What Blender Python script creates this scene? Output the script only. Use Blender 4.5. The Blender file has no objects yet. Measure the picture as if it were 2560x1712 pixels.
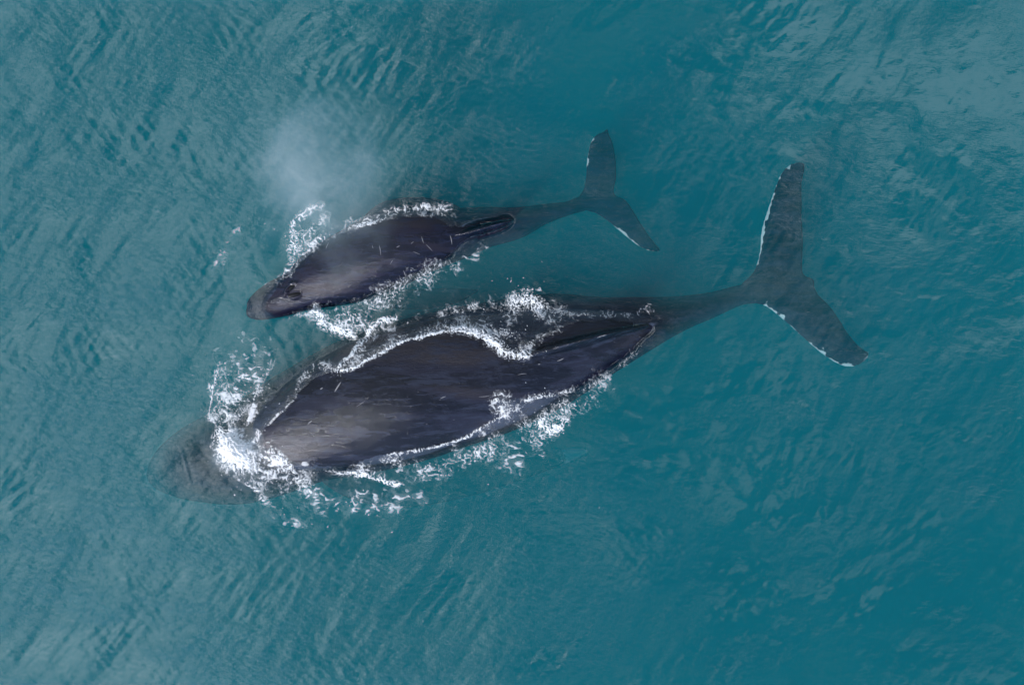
import bpy, bmesh, math, random
import numpy as np
from mathutils import Vector
from mathutils.bvhtree import BVHTree
from mathutils.geometry import delaunay_2d_cdt

R = math.radians
random.seed(7)
scene = bpy.context.scene
COL = scene.collection

# ------------------------------------------------------------------ camera
CAM_H = 40.0
S = 0.008                      # metres per photo pixel at the water surface
cam_d = bpy.data.cameras.new('camera')
cam = bpy.data.objects.new('camera', cam_d)
COL.objects.link(cam)
cam.location = (0, 0, CAM_H)
cam.rotation_euler = (0, 0, 0)
cam_d.sensor_width = 36
cam_d.lens = 36 * CAM_H / (2560 * S)
cam_d.clip_end = 2000
scene.camera = cam

# ------------------------------------------------------------------ sun, sky
SUN_AZ = R(228)                # direction the light comes from, measured from +x
SUN_EL = R(31)
sun_d = bpy.data.lights.new('sun', 'SUN')
sun_d.energy = 4.1
sun_d.angle = R(0.8)
sun_d.color = (1.0, 0.98, 0.96)
sun = bpy.data.objects.new('sun', sun_d)
COL.objects.link(sun)
sdir = Vector((math.cos(SUN_AZ) * math.cos(SUN_EL), math.sin(SUN_AZ) * math.cos(SUN_EL), math.sin(SUN_EL)))
sun.rotation_euler = sdir.to_track_quat('Z', 'Y').to_euler()
sun.location = (0, 0, 30)

scene.view_settings.view_transform = 'Standard'
scene.view_settings.look = 'None'
scene.view_settings.gamma = 1
scene.view_settings.exposure = 0.05
scene.cycles.use_denoising = True
scene.cycles.max_bounces = 8
scene.cycles.volume_bounces = 1
scene.cycles.adaptive_threshold = 0.02
scene.cycles.transparent_max_bounces = 16
scene.cycles.sample_clamp_indirect = 4


class NT:
    """small helper to write node trees"""
    def __init__(s, tree):
        s.t = tree
        tree.nodes.clear()

    def n(s, typ, ins=None, **props):
        nd = s.t.nodes.new(typ)
        for k, v in props.items():
            setattr(nd, k, v)
        for k, v in (ins or {}).items():
            if isinstance(v, bpy.types.NodeSocket):
                s.t.links.new(v, nd.inputs[k])
            else:
                nd.inputs[k].default_value = v
        return nd

    def math(s, op, a, b=0.0, c=0.0, clamp=False):
        nd = s.n('ShaderNodeMath', {0: a, 1: b, 2: c}, operation=op, use_clamp=clamp)
        return nd.outputs[0]

    def vmath(s, op, a, b=(0, 0, 0)):
        nd = s.n('ShaderNodeVectorMath', {0: a, 1: b}, operation=op)
        return nd.outputs[0]

    def ramp(s, v, lo, hi, a=0.0, b=1.0, smooth=True):
        nd = s.n('ShaderNodeMapRange', {'Value': v, 'From Min': lo, 'From Max': hi, 'To Min': a, 'To Max': b},
                 interpolation_type='SMOOTHSTEP' if smooth else 'LINEAR')
        return nd.outputs[0]

    def noise(s, vec, scale, detail=4, rough=0.55, dist=0.0):
        return s.n('ShaderNodeTexNoise', {'Vector': vec, 'Scale': scale, 'Detail': detail,
                                         'Roughness': rough, 'Distortion': dist}).outputs['Fac']

    def mapping(s, vec, rot=(0, 0, 0), scale=(1, 1, 1), loc=(0, 0, 0)):
        return s.n('ShaderNodeMapping', {'Vector': vec, 'Rotation': rot, 'Scale': scale, 'Location': loc}).outputs[0]

    def mix(s, f, a, b):
        nd = s.n('ShaderNodeMix', data_type='RGBA')
        for i, v in ((0, f), (6, a), (7, b)):
            if isinstance(v, bpy.types.NodeSocket):
                s.t.links.new(v, nd.inputs[i])
            else:
                nd.inputs[i].default_value = v
        return nd.outputs[2]


world = bpy.data.worlds.new('World')
scene.world = world
world.use_nodes = True
W = NT(world.node_tree)
sky = W.n('ShaderNodeTexSky', sky_type='NISHITA')
sky.sun_disc = False
sky.sun_elevation = SUN_EL
sky.sun_rotation = R(90) - SUN_AZ
bg_sky = W.n('ShaderNodeBackground', {'Color': sky.outputs[0], 'Strength': 0.08})
tc = W.n('ShaderNodeTexCoord')
sep = W.n('ShaderNodeSeparateXYZ', {0: tc.outputs['Generated']})
zc = W.math('MAXIMUM', sep.outputs[2], 0.08)
u = W.math('DIVIDE', sep.outputs[0], zc)
v = W.math('DIVIDE', sep.outputs[1], zc)
uv = W.n('ShaderNodeCombineXYZ', {0: u, 1: v, 2: 0.0}).outputs[0]
uvr = W.mapping(uv, rot=(0, 0, R(-52)), scale=(1.0, 2.2, 1))
n1 = W.noise(uvr, 5.0, 6, 0.60, 0.8)
grad = W.math('ADD', W.math('MULTIPLY', u, -1.0), W.math('MULTIPLY', v, -0.15))
grad = W.math('ADD', grad, W.math('MULTIPLY', W.math('SUBTRACT', W.noise(uv, 4.0, 2, 0.5), 0.5), 0.55))
gc = W.ramp(grad, -0.10, 0.22, -0.058, 0.018, False)
# a separate bank of cloud towards the upper right
ur = W.math('SUBTRACT', u, 0.27)
vr = W.math('SUBTRACT', v, 0.17)
rr = W.math('ADD', W.math('MULTIPLY', ur, ur), W.math('MULTIPLY', vr, vr))
bank = W.ramp(rr, 0.0, 0.045, 0.085, 0.0)
cov = W.math('ADD', W.math('ADD', n1, gc), bank)
cloud = W.math('ADD', W.math('MULTIPLY', W.ramp(cov, 0.46, 0.49), 0.50), W.math('MULTIPLY', W.ramp(cov, 0.53, 0.56), 0.50))
bg_cloud = W.n('ShaderNodeBackground', {'Color': (0.90, 0.975, 1.0, 1), 'Strength': 1.8})
# hazy horizon keeps cloud radiance low away from the zenith
far = W.ramp(sep.outputs[2], 0.55, 0.90, 0.10, 1.0)
thick = W.math('ADD', W.ramp(grad, -0.02, 0.20, 0.24, 1.0), W.math('MULTIPLY', bank, 3.2), clamp=True)
cf = W.math('MULTIPLY', W.math('MULTIPLY', cloud, far), thick)
mixw = W.n('ShaderNodeMixShader', {0: cf, 1: bg_sky.outputs[0], 2: bg_cloud.outputs[0]})
# bright bluish haze low in the sky on the sun's side
side = W.math('ADD', W.math('MULTIPLY', sep.outputs[1], -0.85), W.math('MULTIPLY', sep.outputs[0], -0.45))
hf = W.math('MULTIPLY', W.ramp(side, -0.05, 0.60), W.ramp(sep.outputs[2], 0.72, 0.96, 1.0, 0.0))
hf = W.math('MULTIPLY', hf, W.ramp(sep.outputs[2], 0.0, 0.12))
bg_haze = W.n('ShaderNodeBackground', {'Color': (0.46, 0.62, 1.0, 1), 'Strength': 1.15})
mixh = W.n('ShaderNodeMixShader', {0: hf, 1: mixw.outputs[0], 2: bg_haze.outputs[0]})
W.n('ShaderNodeOutputWorld', {'Surface': mixh.outputs[0]})


# ------------------------------------------------------------------ helpers
def P(px, py, z=0.0):
    """photo pixel seen at height z -> world point"""
    k = (CAM_H - z) / CAM_H
    return ((px - 1280) * S * k, (856 - py) * S * k, z)


def link(name, me, mat=None, parent=None):
    o = bpy.data.objects.new(name, me)
    COL.objects.link(o)
    if mat:
        me.materials.append(mat)
    if parent:
        o.parent = parent
    return o


def tag(o, label=None, cat=None, kind=None, group=None):
    if label: o['label'] = label
    if cat: o['category'] = cat
    if kind: o['kind'] = kind
    if group: o['group'] = group
    return o


def material(name):
    m = bpy.data.materials.new(name)
    m.use_nodes = True
    return m, NT(m.node_tree)


_G = {}


def gnoise(x, y, seed=0):
    """2-D gradient noise, about -1..1"""
    if seed not in _G:
        rng = np.random.RandomState(seed + 11)
        a = rng.rand(256, 256) * 2 * np.pi
        _G[seed] = (np.cos(a), np.sin(a))
    gx, gy = _G[seed]
    xi = np.floor(x).astype(np.int64); yi = np.floor(y).astype(np.int64)
    xf = x - xi; yf = y - yi
    sx = xf * xf * xf * (xf * (xf * 6 - 15) + 10); sy = yf * yf * yf * (yf * (yf * 6 - 15) + 10)

    def g(ix, iy, fx, fy):
        ix = ix & 255; iy = iy & 255
        return gx[ix, iy] * fx + gy[ix, iy] * fy
    a = g(xi, yi, xf, yf); b = g(xi + 1, yi, xf - 1, yf)
    c = g(xi, yi + 1, xf, yf - 1); d = g(xi + 1, yi + 1, xf - 1, yf - 1)
    return ((a * (1 - sx) + b * sx) * (1 - sy) + (c * (1 - sx) + d * sx) * sy) * 1.5


def fbm(x, y, octs, seed=0, gain=0.5):
    r = 0; amp = 1; f = 1; t = 0
    for i in range(octs):
        r = r + gnoise(x * f + 17.3 * i, y * f - 9.1 * i, seed + i) * amp
        t += amp; amp *= gain; f *= 2.03
    return r / t


def worley(x, y, seed=0):
    rng = np.random.RandomState(seed + 99)
    jx = rng.rand(256, 256); jy = rng.rand(256, 256)
    xi = np.floor(x).astype(np.int64); yi = np.floor(y).astype(np.int64)
    f1 = np.full(x.shape, 9.0); f2 = np.full(x.shape, 9.0)
    for dx in (-1, 0, 1):
        for dy in (-1, 0, 1):
            cx = xi + dx; cy = yi + dy
            d = np.hypot(cx + jx[cx & 255, cy & 255] - x, cy + jy[cx & 255, cy & 255] - y)
            f2 = np.where(d < f1, f1, np.minimum(f2, d))
            f1 = np.minimum(f1, d)
    return f1, f2


def sstep(x, a, b):
    t = np.clip((x - a) / (b - a), 0, 1)
    return t * t * (3 - 2 * t)


def catmull(pts, per=8, closed=False):
    pts = [np.array(p, float) for p in pts]
    n = len(pts); out = []
    rng = range(n) if closed else range(n - 1)
    for i in rng:
        p0 = pts[(i - 1) % n] if closed or i > 0 else pts[0]
        p1 = pts[i]; p2 = pts[(i + 1) % n]
        p3 = pts[(i + 2) % n] if closed or i + 2 < n else pts[n - 1]
        for k in range(per):
            t = k / per
            out.append(0.5 * ((2 * p1) + (-p0 + p2) * t + (2 * p0 - 5 * p1 + 4 * p2 - p3) * t * t
                              + (-p0 + 3 * p1 - 3 * p2 + p3) * t ** 3))
    if not closed:
        out.append(pts[-1])
    return np.array(out)


def seg_dist(X, Y, line, closed=False):
    """distance from grid points to a polyline, and position 0..1 along it"""
    best = np.full(X.shape, 1e9); tt = np.zeros(X.shape)
    n = len(line); m = n if closed else n - 1
    for i in range(m):
        ax, ay = line[i][:2]; bx, by = line[(i + 1) % n][:2]
        dx, dy = bx - ax, by - ay
        t = np.clip(((X - ax) * dx + (Y - ay) * dy) / max(dx * dx + dy * dy, 1e-9), 0, 1)
        d = np.hypot(X - ax - t * dx, Y - ay - t * dy)
        k = d < best
        best = np.where(k, d, best); tt = np.where(k, (i + t) / m, tt)
    return best, tt


def inside(X, Y, poly):
    r = np.zeros(X.shape, bool)
    n = len(poly)
    for i in range(n):
        ax, ay = poly[i][:2]; bx, by = poly[(i + 1) % n][:2]
        c = ((ay > Y) != (by > Y))
        with np.errstate(divide='ignore', invalid='ignore'):
            r ^= c & (X < (bx - ax) * (Y - ay) / ((by - ay) if by != ay else 1e-9) + ax)
    return r


# ------------------------------------------------------------------ whale bodies
def loft_into(bm, stations, nseg=40, crest=None, per=8):
    """stations: (px, py, halfwidth px, z top, half height up, half height down[, roofness])"""
    st = []
    for s_ in stations:
        s_ = list(s_) + ([2.0] if len(s_) < 7 else [])
        px, py, hw, zt, au, ad, ex = s_
        zcn = zt - au
        x, y, _ = P(px, py, zt - au * 0.3)
        st.append((x, y, zcn, hw * S, au, ad, ex))
    c = catmull(st, per)
    rings = []
    for i in range(len(c)):
        a = c[max(i - 1, 0)]; b = c[min(i + 1, len(c) - 1)]
        t = np.array([b[0] - a[0], b[1] - a[1]]); t /= max(np.linalg.norm(t), 1e-6)
        nx, ny = -t[1], t[0]
        x, y, zz, w, au, ad, ex = c[i]
        w = max(w, 0.01); au = max(au, 0.01); ad = max(ad, 0.01)
        ring = []
        for k in range(nseg):
            th = 2 * math.pi * k / nseg
            cs, sn = math.cos(th), math.sin(th)
            e = ex if sn > 0 else 2.0
            lx = math.copysign(abs(cs) ** (2 / e), cs)
            lz = math.copysign(abs(sn) ** (2 / e), sn)
            if crest is not None and sn > 0:
                lx += crest(x / S + 1280) * lz * lz
            ring.append(bm.verts.new((x + nx * w * lx, y + ny * w * lx, zz + (au if sn > 0 else ad) * lz)))
        rings.append(ring)
    for a, b in zip(rings[:-1], rings[1:]):
        for k in range(nseg):
            bm.faces.new((a[k], a[(k + 1) % nseg], b[(k + 1) % nseg], b[k]))
    bm.faces.new(rings[0][::-1]); bm.faces.new(rings[-1])


def plate_into(bm, outline, zfun, tmax, dmax, spacing=0.05, per=5):
    """a lens-section plate (fluke) from a photo outline; zfun(px, py) is its depth"""
    ol = catmull(outline, per, closed=True)
    pw = []
    for q in ol:
        z = zfun(q[0], q[1]); pw.append(P(q[0], q[1], z)[:2])
    pw = np.array(pw)
    mn, mx = pw.min(0), pw.max(0)
    gx, gy = np.meshgrid(np.arange(mn[0], mx[0], spacing), np.arange(mn[1], mx[1], spacing))
    gx = gx + (np.arange(gx.shape[0])[:, None] % 2) * spacing / 2
    ins = inside(gx, gy, pw); d, _ = seg_dist(gx, gy, pw, True)
    k = ins & (d > spacing * 0.5)
    pts = [Vector(p) for p in pw] + [Vector((a, b)) for a, b in zip(gx[k], gy[k])]
    n = len(pw)
    edges = [(i, (i + 1) % n) for i in range(n)]
    vs, es, fs, *_ = delaunay_2d_cdt(pts, edges, [], 1, 1e-5)
    X = np.array([p.x for p in vs]); Y = np.array([p.y for p in vs])
    d, _ = seg_dist(X, Y, pw, True)
    th = tmax * np.sqrt(np.clip(d / dmax, 0, 1)) + 0.012
    top, bot = [], []
    for i in range(len(vs)):
        px = X[i] / S + 1280; py = 856 - Y[i] / S
        z = zfun(px, py)
        top.append(bm.verts.new((X[i], Y[i], z + th[i]))); bot.append(bm.verts.new((X[i], Y[i], z - th[i])))
    edge_use = {}
    for f in fs:
        bm.faces.new([top[i] for i in f]); bm.faces.new([bot[i] for i in reversed(f)])
        for a, b in zip(f, list(f[1:]) + [f[0]]):
            edge_use[(a, b)] = True
    for (a, b) in list(edge_use):
        if (b, a) not in edge_use:
            bm.faces.new((top[b], top[a], bot[a], bot[b]))


def fin_into(bm, base, heights, thick):
    """upright fin: base polyline (px,py,z) with crest offsets (dx px, dy px, height) and half thickness"""
    nb = len(base)
    rows = []
    for (bx, by, bz), (dx, dy, h), t in zip(base, heights, thick):
        p0 = Vector(P(bx, by, bz)); 
        tip = Vector(P(bx + dx, by + dy, bz + h))
        rows.append((p0, tip, t))
    d = (rows[-1][0] - rows[0][0]); d.z = 0; d.normalize()
    nrm = Vector((-d.y, d.x, 0))
    L, M, Rr = [], [], []
    lay = 6
    grid = []
    for p0, tip, t in rows:
        colL, colR = [], []
        for k in range(lay + 1):
            f = k / lay
            c = p0.lerp(tip, f)
            w = t * math.sqrt(max(1 - f, 0)) * (1 - 0.3 * f) + 0.006
            colL.append(bm.verts.new(c + nrm * w)); colR.append(bm.verts.new(c - nrm * w))
        grid.append(colL + colR[::-1])
    m = len(grid[0])
    for a, b in zip(grid[:-1], grid[1:]):
        for k in range(m):
            bm.faces.new((a[k], a[(k + 1) % m], b[(k + 1) % m], b[k]))
    bm.faces.new(grid[0][::-1]); bm.faces.new(grid[-1])


def ellipsoid_into(bm, c, r, rotz=0.0):
    import mathutils
    mt = mathutils.Matrix.Translation(c) @ mathutils.Matrix.Rotation(rotz, 4, 'Z') @ mathutils.Matrix.Diagonal((*r, 1))
    bmesh.ops.create_icosphere(bm, subdivisions=3, radius=1, matrix=mt)


def solidify_body(bm, voxel, smooth_it=5):
    me = bpy.data.meshes.new('raw_body')
    bmesh.ops.recalc_face_normals(bm, faces=bm.faces[:])
    bm.to_mesh(me); bm.free()
    o = bpy.data.objects.new('raw_body', me); COL.objects.link(o)
    m = o.modifiers.new('r', 'REMESH'); m.mode = 'VOXEL'; m.voxel_size = voxel
    s_ = o.modifiers.new('s', 'SMOOTH'); s_.factor = 0.5; s_.iterations = smooth_it
    dg = bpy.context.evaluated_depsgraph_get()
    out = bpy.data.meshes.new_from_object(o.evaluated_get(dg))
    bpy.data.objects.remove(o); bpy.data.meshes.remove(me)
    for p in out.polygons: p.use_smooth = True
    return out


def verts_np(me):
    a = np.empty(len(me.vertices) * 3); me.vertices.foreach_get('co', a)
    return a.reshape(-1, 3)


def set_attr(me, name, vals):
    at = me.attributes.new(name, 'FLOAT', 'POINT')
    at.data.foreach_set('value', np.asarray(vals, np.float32))


# ---- adult
A_ST = [  # px, py, halfwidth, ztop, up, down, roofness
    (368, 1196, 8, -2.6, .05, .05), (382, 1192, 40, -2.2, .3, .3), (420, 1180, 74, -.95, .6, .5),
    (480, 1164, 103, -0.33, .9, .8), (560, 1146, 126, -0.14, 1.0, 1.0), (625, 1128, 132, -0.06, .8, 1.1),
    (680, 1105, 138, 0.14, .75, 1.2),
    (760, 1066, 150, 0.34, .9, 1.3), (880, 1022, 172, 0.50, 1.0, 1.4), (1000, 985, 180, 0.55, 1.0, 1.4),
    (1120, 950, 176, 0.50, .95, 1.35), (1250, 915, 166, 0.42, .85, 1.2, 1.8), (1400, 867, 140, 0.34, .78, 1.0, 1.5),
    (1520, 835, 98, 0.24, .65, .8, 1.35), (1620, 806, 68, 0.02, .5, .6, 1.4), (1700, 784, 46, -0.2, .42, .5, 1.7),
    (1780, 762, 33, -0.34, .34, .38), (1850, 738, 26, -0.43, .22, .25), (1920, 726, 30, -0.50, .12, .12),
    (1985, 716, 22, -0.56, .05, .05)]
A_FLUKE = [(1852, 712), (1880, 684), (1893, 655), (1900, 620), (1903, 580), (1912, 545), (1924, 510), (1936, 474),
           (1948, 443), (1963, 421), (1984, 408), (2010, 407), (2012, 425), (2006, 456), (2006, 500), (2006, 550), (2009, 609),
           (2007, 655), (2010, 686), (2034, 697), (2038, 718), (2048, 738), (2073, 762), (2100, 800), (2122, 835),
           (2150, 866), (2172, 882), (2166, 899), (2147, 912), (2122, 917), (2094, 909), (2057, 886), (2019, 854), (1981, 820),
           (1943, 787), (1912, 765), (1875, 757), (1850, 752)]
A_LEAD = [(1885, 680), (1900, 620), (1904, 575), (1924, 510), (1948, 443), (1963, 421), (1984, 408), (2012, 407)]
A_LEAD2 = [(1915, 765), (1943, 787), (1981, 820), (2019, 854), (2057, 886), (2094, 909), (2122, 917), (2147, 912), (2170, 890)]


def a_fz(px, py):
    # the upper lobe rides a little higher than the lower one
    return -0.54 + 0.00035 * (720 - py)


bm = bmesh.new()
loft_into(bm, A_ST, 48, lambda q: .12 * (1 - float(sstep(np.array(q), 1130., 1330.))) * float(sstep(np.array(q), 700., 900.)))
plate_into(bm, A_FLUKE, a_fz, 0.11, 0.5)
fin_into(bm, [(1270, 905, .1), (1340, 884, .12), (1400, 868, .1), (1450, 856, .05), (1500, 843, 0.0), (1560, 828, -.05), (1615, 812, -.1)],
         [(0, 0, .30), (8, -3, .40), (14, -6, .50), (24, -10, .60), (30, -12, .58), (20, -6, .34), (6, 0, .16)],
         [.10, .16, .18, .17, .14, .10, .06])
# flippers hang deep under the body
loft_into(bm, [(800, 1150, 40, -.7, .15, .15), (880, 1196, 52, -1.0, .16, .16), (1000, 1216, 58, -2.0, .13, .13), (1150, 1200, 50, -2.7, .11, .11),
               (1300, 1165, 38, -2.9, .08, .08), (1400, 1142, 24, -2.95, .06, .06), (1470, 1126, 5, -3.0, .03, .03)], 20)
loft_into(bm, [(780, 990, 40, -.9, .15, .15), (860, 900, 48, -1.6, .15, .15), (960, 850, 50, -2.2, .13, .13), (1100, 810, 44, -2.6, .1, .1),
               (1220, 790, 20, -2.8, .06, .06)], 20)
adult_me = solidify_body(bm, 0.03, 5)

# ---- calf
C_ST = [(615, 779, 6, -.16, .04, .04), (622, 778, 20, -.11, .10, .12), (640, 770, 33, -.05, .16, .2), (680, 751, 46, .015, .24, .34),
        (738, 727, 55, .11, .36, .5), (800, 694, 78, .22, .46, .62), (880, 662, 93, .30, .55, .7), (970, 622, 98, .32, .58, .72),
        (1060, 594, 86, .27, .52, .66), (1150, 580, 66, .10, .44, .55, 1.6), (1210, 567, 53, -.02, .36, .45, 1.6),
        (1290, 556, 41, -.14, .3, .36, 1.8), (1360, 534, 26, -.26, .24, .28), (1420, 520, 18, -.34, .17, .2),
        (1468, 505, 20, -.42, .1, .1), (1525, 492, 14, -.48, .04, .04)]
C_FLUKE = [(1440, 502), (1456, 478), (1464, 450), (1466, 420), (1469, 392), (1476, 359), (1490, 338), (1508, 330), (1518, 323),
           (1524, 338), (1534, 366), (1540, 403), (1541, 444), (1536, 484), (1566, 502), (1593, 543), (1617, 581), (1638, 608),
           (1650, 626), (1627, 628), (1597, 615), (1569, 594), (1542, 571), (1515, 550), (1488, 533), (1455, 526), (1436, 528)]
C_LEAD = [(1466, 420), (1469, 392), (1476, 359), (1490, 338), (1508, 330)]
C_LEAD2 = [(1515, 550), (1542, 571), (1569, 594), (1597, 615), (1627, 628), (1650, 626)]


def c_fz(px, py):
    return -0.52 + 0.0004 * (500 - py)


bm = bmesh.new()
loft_into(bm, C_ST, 44)
plate_into(bm, C_FLUKE, c_fz, 0.06, 0.3, 0.04)
fin_into(bm, [(1135, 589, .02), (1165, 583, .0), (1200, 574, -.05), (1235, 566, -.1), (1262, 559, -.15)],
         [(0, 0, .1), (5, -2, .2), (10, -4, .30), (22, -8, .38), (20, -9, .40)],
         [.05, .09, .10, .08, .05])
loft_into(bm, [(880, 715, 18, -.35, .08, .08), (950, 742, 24, -.6, .08, .08), (1050, 748, 27, -.75, .07, .07), (1130, 740, 22, -.8, .05, .05),
               (1195, 726, 4, -.85, .02, .02)], 16)
loft_into(bm, [(900, 580, 20, -.3, .1, .1), (960, 535, 30, -.28, .1, .1), (1030, 517, 26, -.3, .08, .08), (1100, 516, 18, -.4, .05, .05),
               (1150, 520, 4, -.5, .02, .02)], 16)
# raised splash guard in front of and beside the blowholes
for q, rx, rz_ in (((718, 729), .13, R(60)), ((740, 708), .13, R(5)), ((742, 742), .13, R(15))):
    x, y, _ = P(*q); ellipsoid_into(bm, (x, y, .085), (rx, .05, .06), rz_)
# median ridge down the rostrum
loft_into(bm, [(640, 771, 5, -.08, .05, .05), (680, 752, 6, .02, .06, .06), (718, 735, 7, .12, .06, .06)], 10)
calf_me = solidify_body(bm, 0.018, 4)


def white_mask(me, leads, flips, wid):
    V = verts_np(me)
    # undo parallax so that the photo outlines line up
    k = CAM_H / (CAM_H - V[:, 2])
    px = V[:, 0] * k / S + 1280; py = 856 - V[:, 1] * k / S
    w = np.zeros(len(V))
    for ln in leads:
        d, t = seg_dist(px, py, ln)
        nz = fbm(px / 18, py / 18, 3, 5) * 0.9 + fbm(px / 60, py / 60, 2, 9)
        wd = wid * np.clip(0.55 + nz * 2.4, 0.05, 2.4)
        wd = wd * (1 - .9 * sstep(t, .72, .92))
        w = np.maximum(w, sstep(-d, -wd * 1.3, -wd * 0.3))
    for (ln, rad, zmax, amt) in flips:
        d, t = seg_dist(px, py, ln)
        k = (d < rad) & (V[:, 2] < zmax)
        w = np.where(k, np.maximum(w, amt * sstep(t, 0.5, 0.9)), w)
    # sparse pale flecks and nicks
    set_attr(me, 'white', w)


white_mask(adult_me, [A_LEAD, A_LEAD2], [([(1000, 1216), (1150, 1204), (1300, 1168), (1400, 1142), (1470, 1126)], 60, -1.5, .9)], 10)
white_mask(calf_me, [C_LEAD, C_LEAD2], [([(900, 730), (1050, 748), (1130, 740), (1195, 726)], 28, -.5, .45)], 4.5)


def skin_material(name, rot, sc, tint):
    m, N = material(name)
    tc = N.n('ShaderNodeTexCoord').outputs['Object']
    mp = N.mapping(tc, rot=(0, 0, rot), scale=(0.24 * sc, 1.2 * sc, 1.0 * sc))
    n1 = N.noise(mp, 1.6, 6, 0.6, 0.6)
    n2 = N.noise(mp, 7.0, 5, 0.65, 0.3)
    n3 = N.noise(N.mapping(tc, rot=(0, 0, rot), scale=(0.5 * sc, 1.2 * sc, 1)), 26.0, 4, 0.7)
    n4 = N.noise(mp, 0.8, 3, 0.5, 0.2)
    c = N.mix(N.ramp(n1, 0.44, 0.56), tint[0], tint[1])
    c = N.mix(N.math('MULTIPLY', N.ramp(n4, 0.50, 0.64), 0.65), c, tint[2])
    c = N.mix(N.math('MULTIPLY', N.ramp(n2, 0.46, 0.66), 0.75), c, tint[3])
    # pale nicks and tiny marks
    vo = N.n('ShaderNodeTexVoronoi', {'Vector': N.mapping(tc, rot=(0, 0, rot + 0.9), scale=(1.0, 2.2, 1.5)), 'Scale': 4.5 * sc, 'Randomness': 1.0})
    keep = N.ramp(N.noise(tc, 3.0 * sc, 2, 0.5), 0.55, 0.62)
    spk = N.math('MULTIPLY', N.ramp(vo.outputs['Distance'], 0.05, 0.10, 1.0, 0.0), keep)
    c = N.mix(N.math('MULTIPLY', spk, 0.35), c, (.22, .21, .22, 1))
    wa = N.n('ShaderNodeAttribute', attribute_name='white').outputs['Fac']
    wn = N.noise(tc, 24.0, 5, 0.8)
    wf = N.ramp(N.math('ADD', N.math('MULTIPLY', wa, 0.9), N.math('MULTIPLY', wn, 1.3)), 1.18, 1.38)
    c = N.mix(wf, c, (.46, .53, .54, 1))
    n5 = N.noise(N.mapping(tc, rot=(0, 0, rot - 0.15), scale=(0.8 * sc, 3.2 * sc, 2)), 9.0, 5, 0.75, 0.8)
    h = N.math('ADD', N.math('ADD', N.math('MULTIPLY', n2, 0.6), N.math('MULTIPLY', n3, 0.4)), N.math('MULTIPLY', n5, 0.5))
    bp = N.n('ShaderNodeBump', {'Height': h, 'Strength': 0.42, 'Distance': 0.05})
    rg = N.ramp(n2, 0.3, 0.7, 0.08, 0.26, False)
    # wet skin shines in air; under the surface the index against water is close to one
    zz = N.n('ShaderNodeSeparateXYZ', {0: N.n('ShaderNodeNewGeometry').outputs['Position']}).outputs[2]
    ior = N.ramp(zz, -0.10, 0.02, 1.08, 1.50, False)
    b = N.n('ShaderNodeBsdfPrincipled', {'Base Color': c, 'Roughness': rg, 'IOR': ior, 'Normal': bp.outputs[0]})
    N.n('ShaderNodeOutputMaterial', {'Surface': b.outputs[0]})
    return m


skin_a = skin_material('adult_skin', R(-17), 1.0,
                       [(.002, .003, .009, 1), (.011, .012, .026, 1), (.036, .030, .033, 1), (.022, .028, .052, 1)])
skin_c = skin_material('calf_skin', R(-19), 1.6,
                       [(.003, .004, .013, 1), (.012, .010, .024, 1), (.026, .021, .027, 1), (.012, .017, .044, 1)])


def empty(name, loc):
    o = bpy.data.objects.new(name, None); COL.objects.link(o); o.location = loc
    o.empty_display_size = 0.3
    return o


def child(name, me, mat, root):
    me.transform(root.matrix_world.inverted() if False else __import__('mathutils').Matrix.Translation(-root.location))
    return link(name, me, mat, root)


whale_a = empty('humpback_whale', P(1000, 985, -.4))
tag(whale_a, 'largest dark whale, back breaking the surface, head under the white splash', 'whale', group='humpback whales swimming side by side')
whale_c = empty('humpback_whale', P(970, 622, -.3))
tag(whale_c, 'smaller dark whale calf with two open blowholes, swimming above the adult', 'whale', group='humpback whales swimming side by side')

bvh_a = BVHTree.FromPolygons([v.co.copy() for v in adult_me.vertices], [tuple(p.vertices) for p in adult_me.polygons])
bvh_c = BVHTree.FromPolygons([v.co.copy() for v in calf_me.vertices], [tuple(p.vertices) for p in calf_me.polygons])
child('body', adult_me, skin_a, whale_a)
child('body', calf_me, skin_c, whale_c)

m_scar, N = material('scar_tissue')
N.n('ShaderNodeOutputMaterial', {'Surface': N.n('ShaderNodeBsdfPrincipled', {'Base Color': (.30, .29, .30, 1), 'Roughness': .5}).outputs[0]})
m_dark, N = material('blowhole_dark')
N.n('ShaderNodeOutputMaterial', {'Surface': N.n('ShaderNodeBsdfPrincipled', {'Base Color': (.003, .003, .004, 1), 'Roughness': .35}).outputs[0]})


def drop(bvh, x, y):
    h = bvh.ray_cast(Vector((x, y, 5)), Vector((0, 0, -1)))
    return h[0].z if h[0] is not None else None


def scar(bvh, root, a, b, wpx, mat=m_scar, name='scar', lift=0.004):
    n = 9
    bm = bmesh.new(); rows = []
    a = np.array(a, float); b = np.array(b, float)
    d = (b - a) / np.linalg.norm(b - a); nn = np.array([-d[1], d[0]])
    bow = random.uniform(-1, 1) * np.linalg.norm(b - a) * 0.05
    for i in range(n):
        t = i / (n - 1)
        c = a + (b - a) * t + nn * bow * math.sin(math.pi * t)
        w = wpx / 2 * math.sin(math.pi * min(max(t, .04), .96)) ** .6
        r = []
        for s_ in (-1, 0, 1):
            x, y, _ = P(*(c + nn * w * s_))
            z = drop(bvh, x, y)
            if z is None: bm.free(); return
            r.append(bm.verts.new((x, y, z + (lift if s_ == 0 else -0.002))))
        rows.append(r)
    for p, q in zip(rows[:-1], rows[1:]):
        for k in (0, 1):
            bm.faces.new((p[k], p[k + 1], q[k + 1], q[k]))
    bmesh.ops.recalc_face_normals(bm, faces=bm.faces[:])
    me = bpy.data.meshes.new(name); bm.to_mesh(me); bm.free()
    child(name, me, mat, root)


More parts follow.
